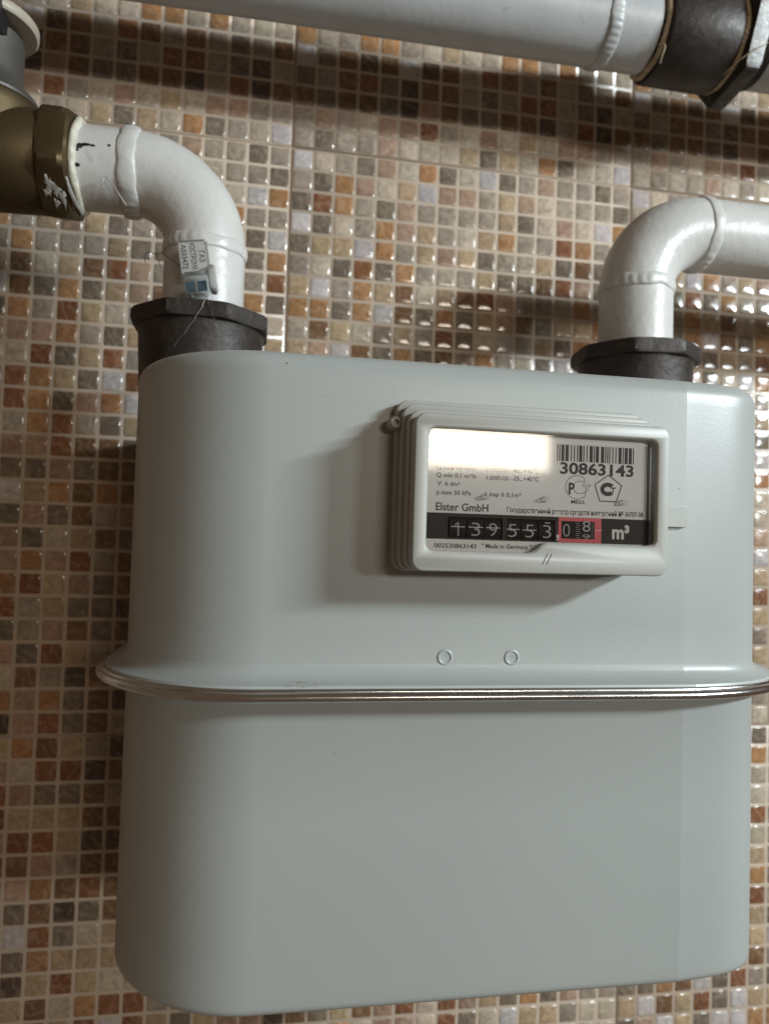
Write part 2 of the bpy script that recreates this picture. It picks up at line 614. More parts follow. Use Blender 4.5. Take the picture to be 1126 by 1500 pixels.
def ring(off, z, f=0.0):
    """outline of the meter seen from above, offset outwards by off"""
    pts = []
    nfl, n = 12, 30
    fr = []
    # right front corner: a squarish curve that leaves the flat front with a slight crease
    W, D, ex, kk = 51.5 + 8.5 * f, 60.0, 3.4 - 1.1 * f, 0.11   # f: 0 = shell, 1 = flange
    prof = []
    for i in range(n + 1):
        x = W * sin(pi / 2 * i / n)
        prof.append((x, D * (1 - max(0, 1 - (x / W) ** ex) ** (1 / ex)) + kk * x * (1 - x / W)))
    for i, (x, dr) in enumerate(prof):
        a, b = prof[max(i - 1, 0)], prof[min(i + 1, n)]
        if i == 0:
            t = Vector((1, 0.04))
        elif i == n:
            t = Vector((0, 1))
        else:
            t = Vector((b[0] - a[0], b[1] - a[1]))
        t.normalize()
        fr.append((XC + HF + x + off * t.y, DF - dr + off * t.x))

    def arc(cx, cd, a0, a1, r, m=26):
        return [(cx + (r + off) * cos(radians(a0 + (a1 - a0) * i / m)), cd + (r + off) * sin(radians(a0 + (a1 - a0) * i / m))) for i in range(m + 1)]
    br = arc(XC + HF, DB + 60, 0, -90, 51.5 + 8.5 * f)
    bl = arc(XC - HF, DB + 60, -90, -180, 60)
    fl = arc(XC - HF, DF - 60.5, 180, 90, 60.5)
    front = [(XC - HF + 2 * HF * i / nfl, DF + off) for i in range(1, nfl)]
    pts = front + fr + br + bl + fl
    return [(x, -d, z) for x, d in pts]


def loops(rings):
    n = len(rings[0])
    vs = [p for r in rings for p in r]
    return vs, grid_faces(len(rings), n)


def arc_prof(r, z, up, n=6):
    """offsets for a rounded top or bottom edge"""
    out = []
    for i in range(n + 1):
        a = pi / 2 * i / n
        out.append((-r + r * sin(a), z + up * (-r + r * cos(a))))
    return out


up = [ring(o, z) for o, z in arc_prof(8.0, -191.0, 1)]
up += [ring(0, -203), ring(0, -250), ring(0, -300), ring(0, -316.5), ring(0.3, -318.6, .04), ring(1.3, -320.4, .15), ring(3.2, -321.9, .4), ring(6.0, -323.0, .75), ring(8.8, -323.7, 1), ring(9.2, -324.9, 1)]
lo = [ring(9.5, -326.0, 1), ring(9.5, -328.5, 1), ring(5, -329.2, .6), ring(1, -330, .1), ring(0, -332), ring(0, -380), ring(0, -445)]
lo += [ring(o, z) for o, z in arc_prof(4.0, -453.6, -1)[::-1]]
for nm, rg in (('upper_shell', up), ('lower_shell', lo)):
    sh = finish(nm, *loops(rg), M['paint'], meter, ang=45)
    # the crease where the flat front ends on the right
    for e in sh.data.edges:
        a, b = (sh.data.vertices[k].co + BASE[meter] for k in e.vertices)
        if abs(a.x / MM - (XC + HF)) < 1.2 and abs(b.x / MM - (XC + HF)) < 1.2 and abs(a.z - b.z) > 0.5 * MM and a.y / MM < -188:
            e.use_edge_sharp = True
# crimped steel band
bp_ = []
for o, z in ((8, -324.7), (10.2, -324.5), (10.8, -325.0), (10.9, -325.6), (11.7, -325.9), (12.6, -326.7), (12.9, -327.6), (12.6, -328.6), (11.8, -329.4), (10.3, -329.8), (8, -329.7)):
    bp_.append(ring(o, z, 1))
vs, _ = loops(bp_)
n = len(bp_[0])
finish('clamp_band', vs, grid_faces(len(bp_), n, cap0=False, cap1=False), M['chrome'], meter, ang=50)
# embossed dimples
for x in (64.4, 93.0):
    vs, fs = [], []
    prof = ((3.6, 199.9), (3.1, 200.35), (2.6, 200.5), (2.2, 200.25), (1.9, 199.95), (0.4, 200.05))
    for r, d in prof:
        for j in range(32):
            a = 2 * pi * j / 32
            vs.append((x + r * cos(a), -d, -314 + r * sin(a)))
    finish('pressed_dimple', vs, grid_faces(len(prof), 32), M['paint'], meter, ang=80)

# ---- counter housing


def rrect(x0, x1, z0, z1, r, n=6):
    pts = []
    for cx, cz, a0 in ((x1 - r, z1 - r, 0), (x0 + r, z1 - r, 90), (x0 + r, z0 + r, 180), (x1 - r, z0 + r, 270)):
        for i in range(n + 1):
            a = radians(a0 + 90 * i / n)
            pts.append((cx + r * cos(a), cz + r * sin(a)))
    return pts


def offs(pts, d):
    """offset a counter-clockwise loop outwards by d"""
    out = []
    n = len(pts)
    for i in range(n):
        a, b, c = Vector(pts[i - 1]), Vector(pts[i]), Vector(pts[(i + 1) % n])
        t1, t2 = (b - a).normalized(), (c - b).normalized()
        n1, n2 = Vector((t1.y, -t1.x)), Vector((t2.y, -t2.x))
        m = (n1 + n2).normalized()
        out.append(tuple(b + m * d / max(0.5, m.dot(n1))))
    return out


def slab(loopsd):
    """loopsd: (points, d) with equal counts"""
    n = len(loopsd[0][0])
    vs = [(x, -d, z) for pts, d in loopsd for x, z in pts]
    return vs, grid_faces(len(loopsd), n)


def layer(name, rect, r, d0, d1, bev=0.5):
    o = rrect(*rect, r)
    hole = rrect(48.5, 143, -272.5, -222.5, 2)
    top = offs(o, -bev)
    lp_ = [(o, d0), (o, d1 - bev), (offs(o, -bev * .4), d1 - bev * .35), (top, d1)]
    V = [(x, -d, z) for pts, d in lp_ for x, z in pts]
    n = len(o)
    F = grid_faces(4, n, cap0=False, cap1=False)
    b = len(V)
    V += [(x, -d1, z) for x, z in hole] + [(x, -d0, z) for x, z in hole]
    F += [tuple(i + b for i in f) for f in grid_faces(2, len(hole), cap0=False, cap1=False)]
    tri = tessellate_polygon([[Vector((x, z, 0)) for x, z in top], [Vector((x, z, 0)) for x, z in hole]])
    mp = [3 * n + i for i in range(n)] + [b + i for i in range(len(hole))]
    F += [tuple(mp[i] for i in t) for t in tri]
    return finish(name, V, F, M['plastic'], meter, ang=50)


layer('housing_step', (40.2, 146.6, -278.6, -210.0), 5, 199, 206.5)
layer('housing_step', (41.6, 147.0, -278.3, -212.8), 5, 206, 212.5)
layer('housing_step', (43.0, 147.4, -278.1, -215.8), 5, 212, 218.5)
# front frame with stepped opening
outer = rrect(43.9, 147.6, -277.8, -218.2, 4.5)
opening = []
for cx, cz, a0, r in ((139.6, -226.4, 0, 2.2), (52.0, -226.4, 90, 2.6), (52.0, -267.4, 180, 2.6)):
    for i in range(6):
        a = radians(a0 + 90 * i / 5)
        opening.append((cx + r * cos(a), cz + r * sin(a)))
opening += [(70, -270.0), (89.0, -270.0), (91.0, -269.5), (92.6, -268.4), (94.0, -267.1), (95.6, -266.2), (97.6, -265.9), (115, -265.9), (138, -265.9), (140, -265.6), (141.3, -264.9), (141.8, -263.6), (141.8, -245)]
fr0, fr1, fr2 = outer, offs(outer, -0.35), offs(outer, -0.9)
in0 = offs(opening, 1.2)
in1 = offs(opening, 0.7)
L1 = [(x, -225.7, z) for x, z in fr1]
V = [(x, -218, z) for x, z in fr0] + [(x, -225.0, z) for x, z in fr0] + [(x, -225.75, z) for x, z in fr1] + [(x, -226.0, z) for x, z in fr2]
no = len(outer)
F = grid_faces(4, no, cap0=False, cap1=False)
b0 = len(V)
ni = len(opening)
V += [(x, -226.0, z) for x, z in in0] + [(x, -225.7, z) for x, z in in1] + [(x, -224.6, z) for x, z in opening] + [(x, -214.5, z) for x, z in opening]
F += [tuple(i + b0 for i in f) for f in grid_faces(4, ni, cap0=False, cap1=False)]
tri = tessellate_polygon([[Vector((x, z, 0)) for x, z in fr2], [Vector((x, z, 0)) for x, z in in0]])
mp = [3 * no + i for i in range(no)] + [b0 + i for i in range(ni)]
F += [tuple(mp[i] for i in t) for t in tri]
finish('front_frame', V, F, M['plastic'], meter, ang=40)
# small lug and engraved slashes, side tab
finish('seal_lug', *join(loft('y', (39.6, 0, -219.8), [(-200, 2.6), (-208.5, 2.6), (-209.3, 2.1), (-209.3, 1.1), (-207.5, 1.0)], 24)), M['plastic'], meter, ang=40)
for dx in (0, 1.7):
    x0, z0, x1, z1 = 94.8 + dx, -274.2, 96.9 + dx, -270.0
    finish('engraved_slash', [(x0, -226.06, z0), (x0 + .35, -226.06, z0), (x1 + .35, -226.06, z1), (x1, -226.06, z1)], [(0, 1, 2, 3)], M['ink'], meter)
finish('side_tab', *box(147.0, 170.6, 199.5, 202.2, -257.4, -249.0, 0.4), M['sticker'], meter)

# dial: white plates, dark strip with windows, number wheels
DD = 217.0


def plate(name, x0, x1, z0, z1, d, m, th=0.6):
    return finish(name, *box(x0, x1, d - th, d, z0, z1), m, meter, smooth=False)


plate('register_back', 48.6, 142.9, -272.4, -222.6, 206.0, M['black'])
upper_plate = plate('dial_plate', 48.6, 142.9, -255.35, -222.6, DD, M['dial'])
lower_plate = plate('dial_plate', 48.6, 142.9, -272.4, -265.55, DD, M['dial'])
WIN = [(59.7, 81.8, -264.9, -256.8), (83.5, 103.6, -264.9, -256.8), (106.3, 120.4, -263.9, -256.9)]
strip_o = [(48.7, -265.5), (142.8, -265.5), (142.8, -255.4), (48.7, -255.4)]
holes = [[(a, c), (b, c), (b, d), (a, d)] for a, b, c, d in WIN]


def holed(name, outer_, holes_, d, th, m):
    polys = [outer_] + holes_
    flat = [p for q in polys for p in q]
    t = tessellate_polygon([[Vector((x, z, 0)) for x, z in q] for q in polys])
    V = [(x, -d, z) for x, z in flat] + [(x, -(d - th), z) for x, z in flat]
    n = len(flat)
    F = [tuple(f) for f in t] + [tuple(i + n for i in f) for f in t]
    o = 0
    for q in polys:
        for i in range(len(q)):
            j = (i + 1) % len(q)
            F.append((o + i, o + j, n + o + j, n + o + i))
        o += len(q)
    return finish(name, V, F, m, meter, smooth=False)


holed('counter_strip', strip_o, holes[:2], DD + 0.05, 0.8, M['strip'])
holed('red_counter_field', [(105.0, -265.45), (123.3, -265.45), (123.3, -255.45), (105.0, -255.45)], holes[2:], DD + 0.12, 0.05, M['red'])
# cut the strip behind the red field by giving the third window its own wheels in front


FC = {}


def text(name, s, x0, x1, zb, cap, d, m, parent, rot=0, bold=0.0, xh=None, shear=0.0):
    c = bpy.data.curves.new('t', 'FONT')
    c.body = s
    c.offset = bold
    c.shear = shear
    c.resolution_u = 3
    o = bpy.data.objects.new('t', c)
    COL.objects.link(o)
    bpy.context.view_layer.update()
    dg = bpy.context.evaluated_depsgraph_get()
    me = bpy.data.meshes.new_from_object(o.evaluated_get(dg))
    bpy.data.objects.remove(o)
    bpy.data.curves.remove(c)
    xs = [v.co.x for v in me.vertices]
    a, b = min(xs), max(xs)
    k = (x1 - x0) / (b - a)
    kz = cap / 0.73
    org = Vector((x0, 0, zb))
    cr, sr = cos(radians(rot)), sin(radians(rot))
    base = BASE[parent]
    for v in me.vertices:
        lx, lz = (v.co.x - a) * k, v.co.y * kz
        v.co = Vector((org.x + lx * cr - lz * sr, -d, org.z + lx * sr + lz * cr)) * MM - base
    me.materials.clear()
    me.materials.append(m)
    ob = bpy.data.objects.new(name, me)
    COL.objects.link(ob)
    ob.parent = parent
    BASE[ob] = base
    return ob


TD = DD + 0.06
ink, gink = M['ink'], M['grey_ink']
text('lettering', 'Q max 10 m³/h', 54.5, 70.4, -238.6, 1.75, TD, ink, upper_plate, bold=0.012)
text('lettering', 't окр.ср. -40...+55°C', 74.5, 96.3, -238.4, 1.75, TD, ink, upper_plate, bold=0.012)
text('lettering', 'Q min 0,1 m³/h', 54.6, 70.4, -241.5, 1.75, TD, ink, upper_plate, bold=0.012)
text('lettering', 't раб.ср. -25...+40°C', 74.5, 96.4, -241.6, 1.75, TD, ink, upper_plate, bold=0.012)
text('lettering', 'V  6 dm³', 55.0, 64.0, -244.8, 1.75, TD, ink, upper_plate, bold=0.012)
text('lettering', 'p max 50 kPa', 54.8, 68.6, -248.2, 1.75, TD, ink, upper_plate, bold=0.012)
text('lettering', '1 imp ≙ 0,1m³', 74.5, 89.0, -248.2, 1.75, TD, ink, upper_plate, bold=0.012)
text('lettering', 'Elster GmbH', 54.6, 75.8, -254.4, 3.1, TD, ink, upper_plate, bold=0.018)
text('lettering', 'Государственный реестр средств измерений № 36707-08', 83.4, 141.4, -254.2, 2.0, TD, ink, upper_plate, bold=0.016)
text('lettering', '30863143', 105.2, 136.9, -237.9, 4.7, TD, ink, upper_plate, bold=0.028)
text('lettering', 'ME65', 110.2, 115.9, -249.8, 1.5, TD, ink, upper_plate, bold=0.016)
text('lettering', '002530863143', 54.4, 71.3, -268.9, 1.75, TD, ink, lower_plate, bold=0.016)
text('lettering', '" Made in Germany "', 73.5, 94.0, -268.6, 1.75, TD, ink, lower_plate, bold=0.016)

# bar code
rnd = random.Random(30863143)
bars, x = [], 103.8
pat = '2131421311312141321131412112231214113121'
widths = [1, 1, 1, 1, 3, 1, 3, 2, 1, 2, 1, 2, 1, 1, 3, 1, 1, 2, 1, 2, 3, 1, 1, 1, 3, 2, 3, 1, 1, 1, 1, 1, 1, 2, 1, 2, 1, 2, 3, 1, 1, 1, 3, 1, 3, 1, 1]
tot = sum(widths)
for i, wd in enumerate(widths):
    wm = wd * (136.9 - 103.8) / tot
    if i % 2 == 0:
        bars.append(([(x, -TD, -232.9), (x + wm, -TD, -232.9), (x + wm, -TD, -226.3), (x, -TD, -226.3)], [(0, 1, 2, 3)]))
    x += wm
finish('bar_code', *join(*bars), ink, upper_plate, smooth=False)


def arcband(cx, cz, rx, rz, a0, a1, wd, d, n=30):
    vs, fs = [], []
    for i in range(n + 1):
        a = radians(a0 + (a1 - a0) * i / n)
        vs += [(cx + (rx - wd / 2) * cos(a), -d, cz + (rz - wd / 2) * sin(a)), (cx + (rx + wd / 2) * cos(a), -d, cz + (rz + wd / 2) * sin(a))]
        if i:
            k = 2 * i
            fs.append((k - 2, k - 1, k + 1, k))
    return vs, fs


def seg(x0, z0, x1, z1, wd, d):
    v = Vector((x1 - x0, z1 - z0)).normalized()
    n_ = Vector((-v.y, v.x)) * wd / 2
    return [(x0 + n_.x, -d, z0 + n_.y), (x0 - n_.x, -d, z0 - n_.y), (x1 - n_.x, -d, z1 - n_.y), (x1 + n_.x, -d, z1 + n_.y)], [(0, 1, 2, 3)]


def poly(pts, wd, d):
    return join(*[seg(*pts[i], *pts[(i + 1) % len(pts)], wd, d) for i in range(len(pts))])


# round mark: P inside a C outline with a small t
cx, cz = 112.6, -243.2
g_ = [arcband(cx, cz, 4.9, 4.7, 52, 318, 0.22, TD), arcband(cx + 1.3, cz, 2.9, 2.55, 48, 325, 0.2, TD),
      seg(cx + 3.0, cz + 3.7, cx + 3.2, cz + 1.9, 0.2, TD), seg(cx + 3.6, cz - 3.1, cx + 3.6, cz - 1.5, 0.2, TD),
      poly([(cx + 2.4, cz + 1.2), (cx + 5.6, cz + 1.2), (cx + 5.6, cz + .5), (cx + 4.6, cz + .5), (cx + 4.6, cz - 1.3), (cx + 3.8, cz - 1.3), (cx + 3.8, cz + .5), (cx + 2.4, cz + .5)], 0.18, TD)]
finish('round_mark', *join(*g_), ink, upper_plate, smooth=False)
text('lettering', 'P', cx - 3.6, cx - 1.0, cz - 2.7, 4.6, TD + .02, ink, upper_plate, bold=0.03)
# pentagon mark
cx, cz = 126.0, -243.6
pent = [(cx + 6.1 * sin(radians(72 * i)), cz + 5.9 * cos(radians(72 * i))) for i in range(5)]
g_ = [poly(pent, 0.42, TD), arcband(cx - .2, cz + .1, 2.4, 1.9, 40, 320, 1.7, TD), seg(cx + .9, cz + .75, cx + 3.3, cz + .75, 0.45, TD), seg(cx + 2.1, cz + .8, cx + 2.1, cz - 1.1, 0.5, TD)]
finish('pentagon_mark', *join(*g_), ink, upper_plate, smooth=False)

# number wheels with numerals
SEQ = [('1', 62.2, 65.6), ('3', 69.3, 72.9), ('9', 76.4, 79.8), ('5', 84.3, 87.9), ('5', 91.4, 95.0), ('3', 98.7, 102.2), ('0', 106.9, 109.9), ('8', 115.2, 118.6)]
for i, (s, a, b) in enumerate(SEQ):
    m_ = (a + b) / 2
    hw = 3.0
    if i < 6:
        wc = -260.9
        wh = finish('number_wheel', *loft('x', (0, -(DD - 9.1), wc), [(m_ - hw - .35, 8.6), (m_ + hw + .35, 8.6)], 40), M['wheel'], meter, ang=30)
        dd = DD - 0.42
    else:
        wh = plate('number_wheel', (106.35 if i == 6 else 111.6), (111.4 if i == 6 else 120.35), -263.85, -256.95, DD + 0.14, M['wheel'], 0.03)
        dd = DD + 0.2
    if s == '8':
        text('numeral', '8', a, b, -260.9, 4.6, dd, M['grey_ink'], wh)
        text('numeral', '9', a, b, -263.8, 1.9, dd, M['grey_ink'], wh)
        tk = []
        for q in range(8):
            z = -257.6 - q * 0.82
            tk.append(seg(112.4, z, 113.9 + (.6 if q % 2 else 0), z, 0.16, dd))
            tk.append(seg(118.9, z, 120.0, z, 0.16, dd))
        finish('tick_marks', *join(*tk), M['grey_ink'], wh, smooth=False)
    else:
        dz = -264.0 if i < 6 else -263.2
        if s == '1':
            dz = -263.6
        if s == '1':
            finish('numeral', *join(seg(m_ + .1, -264.2, m_ + .1, -258.6, 0.5, dd), seg(m_ - 1.3, -260.2, m_ + .2, -258.7, 0.45, dd)), M['grey_ink'], wh, smooth=False)
        else:
            text('numeral', s, a, b, dz, 5.6, dd, M['grey_ink'], wh, bold=-0.012)
        if i < 6:
            zz = [-260.6, -260.6, -260.6, -260.9, -261.0, -257.9][i]
            finish('pointer_line', *seg(a - (1.2 if i < 5 else -.8), zz, b + (1.0 if i < 5 else -.6), zz, 0.24, dd + 0.1), M['white_ink'], wh, smooth=False)
text('lettering', 'm³', 127.9, 135.4, -263.3, 5.6, DD + 0.2, M['white_ink'], upper_plate, bold=0.035)
text('lettering', ',', 104.2, 105.3, -263.6, 6.5, DD + 0.3, M['white_ink'], upper_plate, bold=0.02)
finish('pointer_line', *seg(120.6, -260.2, 123.3, -260.2, 0.3, DD + 0.25), M['white_ink'], meter, smooth=False)
# drops moulded in the window and a slim rib on its right
for x in (71.5, 95.8, 128.6):
    bl = []
    for dx, dz, r in ((0, 0, 1.0), (1.6, .5, 1.25), (-1.4, -.3, .6)):
        bl.append(loft('y', (x + dx, 0, -249.3 + dz), [(-222.6, r), (-223.2, r * .86), (-223.6, r * .5), (-223.7, .1)], 18))
    finish('moulded_drop', *join(*bl), M['glass'], meter, ang=80)
# clear window
win = offs(opening, 0.0)
finish('clear_window', [(x, -224.7, z) for x, z in win], [tuple(range(len(win)))], M['glass'], meter, smooth=False)
finish('window_rib', *box(140.0, 140.9, 217.2, 224.0, -265.5, -226.0, 0.2), M['clear'], meter)
# slight dirt and chips in the enamel
sm = []
for i in range(26):
    x = random.uniform(2, 17)
    z = -322.0 + random.uniform(-.4, .6)
    s_ = random.uniform(.15, .6)
    sm.append(([(x - s_ * 1.5, -211.2 + .4 * (z + 322), z), (x, -211.25 + .4 * (z + 322), z - s_ * .3), (x + s_ * 1.7, -211.2 + .4 * (z + 322), z), (x, -211.2 + .4 * (z + 322), z + s_ * .3)], [(0, 1, 2, 3)]))
for (x, z, s_) in ((-3.5, -197, .45), (167.5, -240.4, .35), (170.0, -341.4, .4), (40, -206, .25), (12, -209, .3), (58, -211, .2), (150, -300, .2), (90, -399, .22), (20, -352, .3), (120, -356, .2)):
    d_ = 200.05
    n_ = 9
    sm.append(([(x + s_ * random.uniform(.6, 1.3) * cos(2 * pi * i / n_), -d_, z + s_ * random.uniform(.5, 1.2) * sin(2 * pi * i / n_)) for i in range(n_)], [tuple(range(n_))]))
finish('dirt_specks', *join(*sm), M['smudge'], meter, smooth=False, kind='stuff')

# the whole dial sits 4.5 mm under the window: bring its pieces forward and to size
def dial_fit(o):
    b = BASE[meter]
    for v in o.data.vertices:
        p = (v.co + b) / MM
        v.co = Vector((p.x * 0.9834 - 0.195, p.y - 4.5, p.z * 0.9834 - 4.42)) * MM - b


seen = set()
for o in list(meter.children_recursive):
    if o.name.split('.')[0] in ('dial_plate', 'counter_strip', 'red_counter_field', 'number_wheel', 'lettering', 'numeral', 'pointer_line', 'tick_marks', 'bar_code', 'round_mark', 'pentagon_mark'):
        dial_fit(o)

# ------------------------------------------------------------------ pipework
PD = -95.0
XL, XR, ZH, RP, RB = -46.6, 203.0, -76.6, 21.1, 38.0


def rough_pipe(path, R, seed, N=56):
    rnd = random.Random(seed)
    a = [rnd.uniform(0, 6.28) for _ in range(4)]
    return sweep(path, lambda i, p: R + 0.12 * sin(2 * p + a[0] + i * .21) + 0.07 * sin(5 * p + a[1] - i * .33), N)


# left elbow pipe
lp = thing('elbow_pipe', (XL, PD, -190), 'white painted elbow pipe from the brass valve down into the meter, seal tag in front', 'pipe', 'white pipes on the meter')
path = [(-116 + i * 3.3, PD, ZH) for i in range(10)]
path += [(XL - RB + RB * sin(a), PD, ZH - RB + RB * cos(a)) for a in [radians(90 * i / 20) for i in range(21)]]
path += [(XL, PD, ZH - RB - 4 * i) for i in range(1, 20)]
finish('pipe_body', *rough_pipe(path, RP, 1), M['pipe'], lp, ang=60)
finish('weld_bead', *bead('x', (XL - RB - 0.5, PD, ZH), 20.8, 4.8, 1.9, 34, seed=3), M['pipe'], lp, ang=75)
finish('weld_bead', *bead('z', (XL, PD, ZH - RB - 1), 20.9, 3.6, 1.3, 22, seed=4), M['pipe'], lp, ang=75)
finish('paint_run', *wire([(-95.4, PD - 19.0, -104.1 + 9), (-96.2, PD - 20.4, -93.5), (-94.6, PD - 20.9, -89.6), (-91.5, PD - 20.3, -92.5), (-88, PD - 18.4, -97), (-85, PD - 15.6, -101)], 0.35), M['drip'], lp)
chips = []
rnd = random.Random(9)
for (x0, ang, L_) in ((-108, 1.0, 5), (-106.5, 4.5, 6.5), (-104.5, 5.5, 7), (-101, 5.0, 3), (-108.5, -3, 3), (-108.6, -22, 4), (-93.5, 8, 2)):
    a0 = radians(ang)
    vs = []
    n_ = 10
    for i in range(n_):
        q = 2 * pi * i / n_
        aa = a0 + rnd.uniform(.4, 1) * 1.1 / 21 * sin(q)
        vs.append((x0 + L_ / 2 * rnd.uniform(.6, 1) * cos(q), PD - 21.35 * cos(aa), ZH + 21.35 * sin(aa)))
    chips.append((vs, [tuple(range(n_))]))
finish('paint_chips', *join(*chips), M['black'], lp, smooth=False)

# right elbow pipe
rp = thing('elbow_pipe', (XR, PD, -190), 'white painted elbow pipe rising from the meter and running off to the right', 'pipe', 'white pipes on the meter')
path = [(XR, PD, -190 + 4 * i) for i in range(20)]
path += [(XR + RB - RB * cos(a), PD, ZH - RB + RB * sin(a)) for a in [radians(90 * i / 20) for i in range(21)]]
path += [(XR + RB + 6 * i, PD, ZH) for i in range(1, 45)]
finish('pipe_body', *rough_pipe(path, RP, 2), M['pipe'], rp, ang=60)
finish('weld_bead', *bead('x', (XR + RB + 2, PD, ZH), 20.8, 3.6, 1.5, 30, seed=5), M['pipe'], rp, ang=75)
finish('weld_bead', *bead('z', (XR, PD, ZH - RB + 1), 20.9, 3.8, 1.4, 20, seed=6), M['pipe'], rp, ang=75)

# union nuts on the meter
def union_nut(x, rot, label):
    t = thing('union_nut', (x, PD, -191), label, 'pipe nut', 'dark union nuts on top of the meter')
    c = (x, PD, 0)
    r = 34.4
    rt = radians(rot)
    finish('octagon_collar', *loft('z', c, [(-151.2, 27), (-151.2, 33.4), (-151.8, r, 8, rt, 36.2), (-153.2, r, 8, rt, 37.4), (-158.2, r, 8, rt, 37.4), (-159.6, r - .3, 8, rt, 36.0), (-160.2, 33.2), (-160.2, 26)], 128), M['iron'], t, ang=22)
    finish('nut_skirt', *loft('z', c, [(-160.0, 33.0), (-162, 32.4), (-188, 31.2), (-192.5, 31.0)], 64), M['iron'], t, ang=30)
    return t


un1 = union_nut(XL, 22.5, 'dark iron union nut under the white elbow pipe with the seal tag')
un2 = union_nut(XR, 16, 'dark iron union nut under the white elbow pipe near the right end of the meter')

# top pipe, coupling, lock nut
TY, TZ = -76.0, 60.0
tp = thing('long_pipe', (-60, TY, TZ), 'thick white painted pipe running along the wall above the meter', 'pipe')
path = [(-420 + 12 * i, TY, TZ) for i in range(54)]
finish('pipe_body', *rough_pipe(path, 24.0, 5), M['pipe_grey'], tp, ang=60)
finish('weld_bead', *bead('x', (187, TY, TZ), 23.8, 4.4, 1.7, 34, seed=8), M['pipe_grey'], tp, ang=75)
cp = thing('pipe_coupling', (250, TY, TZ), 'black iron pipe coupling with hemp in its joints, at the end of the upper pipe', 'pipe fitting')
finish('sleeve', *loft('x', (0, TY, TZ), [(220.5, 25), (220.7, 28.2), (222, 29.2), (265, 29.6), (267.2, 28.8), (267.4, 25)], 72), M['iron'], cp, ang=40)
finish('hemp_ring', *bead('x', (219.1, TY, TZ), 24.2, 1.8, 2.4, 60, seed=11), M['hemp'], cp, ang=80)
finish('hemp_ring', *bead('x', (268.8, TY, TZ), 26.5, 1.9, 3.0, 70, seed=12), M['hemp'], cp, ang=80)
finish('hemp_thread', *wire([(216, TY - 17, 39.8), (218.0, TY - 19.5, 39.0), (218.8, TY - 20, 36.5), (217.6, TY - 19, 32), (217.4, TY - 17, 28.5)], 0.4), M['hemp'], cp)
finish('hemp_thread', *wire([(262, TY - 14, 29.5), (267, TY - 25, 33.5), (274, TY - 29, 37.5), (280, TY - 31, 41)], 0.35), M['hemp'], cp)
ln = thing('lock_nut', (283, TY, TZ), 'hexagonal iron lock nut with a bare worn face, right of the black coupling', 'nut')
rt = radians(54)
hexb = finish('hexagon_body', *loft('x', (0, TY, TZ), [(270.3, 26), (270.3, 30), (271.3, 32.4, 6, rt, 36.4), (272.2, 32.4, 6, rt, 37.4), (280.4, 32.4, 6, rt, 37.4), (281.4, 32.2, 6, rt, 36), (281.6, 31), (281.6, 25)], 144), M['iron'], ln, ang=22)
hexb.data.materials.append(M['iron_worn'])
for f in hexb.data.polygons:      # one flat is rubbed down to bare metal
    if f.normal.y < -0.85 and f.normal.z < 0 and f.normal.z > -0.6:
        f.material_index = 1
tt = thing('threaded_pipe', (300, TY, TZ), 'grey pipe with dark threads continuing right of the hexagonal lock nut', 'pipe')
rings = []
x = 281
while x < 293:
    rings += [(x, 23.2), (x + .9, 24.2), (x + 1.3, 24.2)]
    x += 2.2
finish('thread', *loft('x', (0, TY, TZ), rings, 64), M['iron'], tt, ang=60)
finish('pipe_body', *loft('x', (0, TY, TZ), [(292, 22.6), (293, 23.4), (560, 23.4)], 64), M['pipe_grey'], tt, ang=40)

# brass valve at the left edge
vv = thing('brass_valve', (-160, PD, ZH), 'aged brass gas valve with a grey bonnet at the left edge of the picture', 'valve')
finish('valve_body', *loft('x', (0, PD, ZH), [(-250, 20), (-250, 25), (-222, 26), (-205, 28), (-190, 27.0), (-150, 25.8), (-128.5, 25.4), (-127.0, 24.5)], 72), M['brass'], vv, ang=50)
rt = radians(20)
finish('hexagon_end', *loft('x', (0, PD, ZH), [(-128.0, 25), (-127.6, 25.6), (-126.6, 25.6, 6, rt, 28.0), (-125, 25.8, 6, rt, 29.4), (-116.0, 25.8, 6, rt, 29.4), (-113.8, 25.6, 6, rt, 27.6), (-112.4, 25.0), (-112.0, 20)], 128), M['brass'], vv, ang=18)
finish('bonnet_seat', *loft('z', (-160, PD, 0), [(-70, 27.5), (-56, 27.8), (-51.5, 28.0), (-50.4, 27.4), (-50.4, 20)], 64), M['brass'], vv, ang=40)
finish('bonnet', *loft('z', (-160, PD, 0), [(-50.2, 27.6), (-49.0, 27.9), (-45.5, 25.4), (-40.5, 20.6), (-37.5, 18.6), (-34, 17.9), (-14, 17.6), (-12, 16)], 64), M['bonnet'], vv, ang=30)
finish('washer_disc', *loft('z', (-160, PD, 0), [(-9.5, 12), (-9.5, 23.2), (-8.2, 24.2), (-5.2, 24.2), (-4.2, 23.4), (-4.2, 10)], 72), M['cream'], vv, ang=40)
finish('handle', *join(box(-210, -146.5, 104, 124, -20, 14, 1.5), box(-225, -158, 60, 118, -4, 10, 2)), M['black'], vv, ang=40)
finish('paint_ring', *bead('x', (-110.6, PD, ZH), 21.5, 1.9, 2.6, 9, seed=21), M['sealant'], vv, ang=80)
sp = []
rnd = random.Random(4)
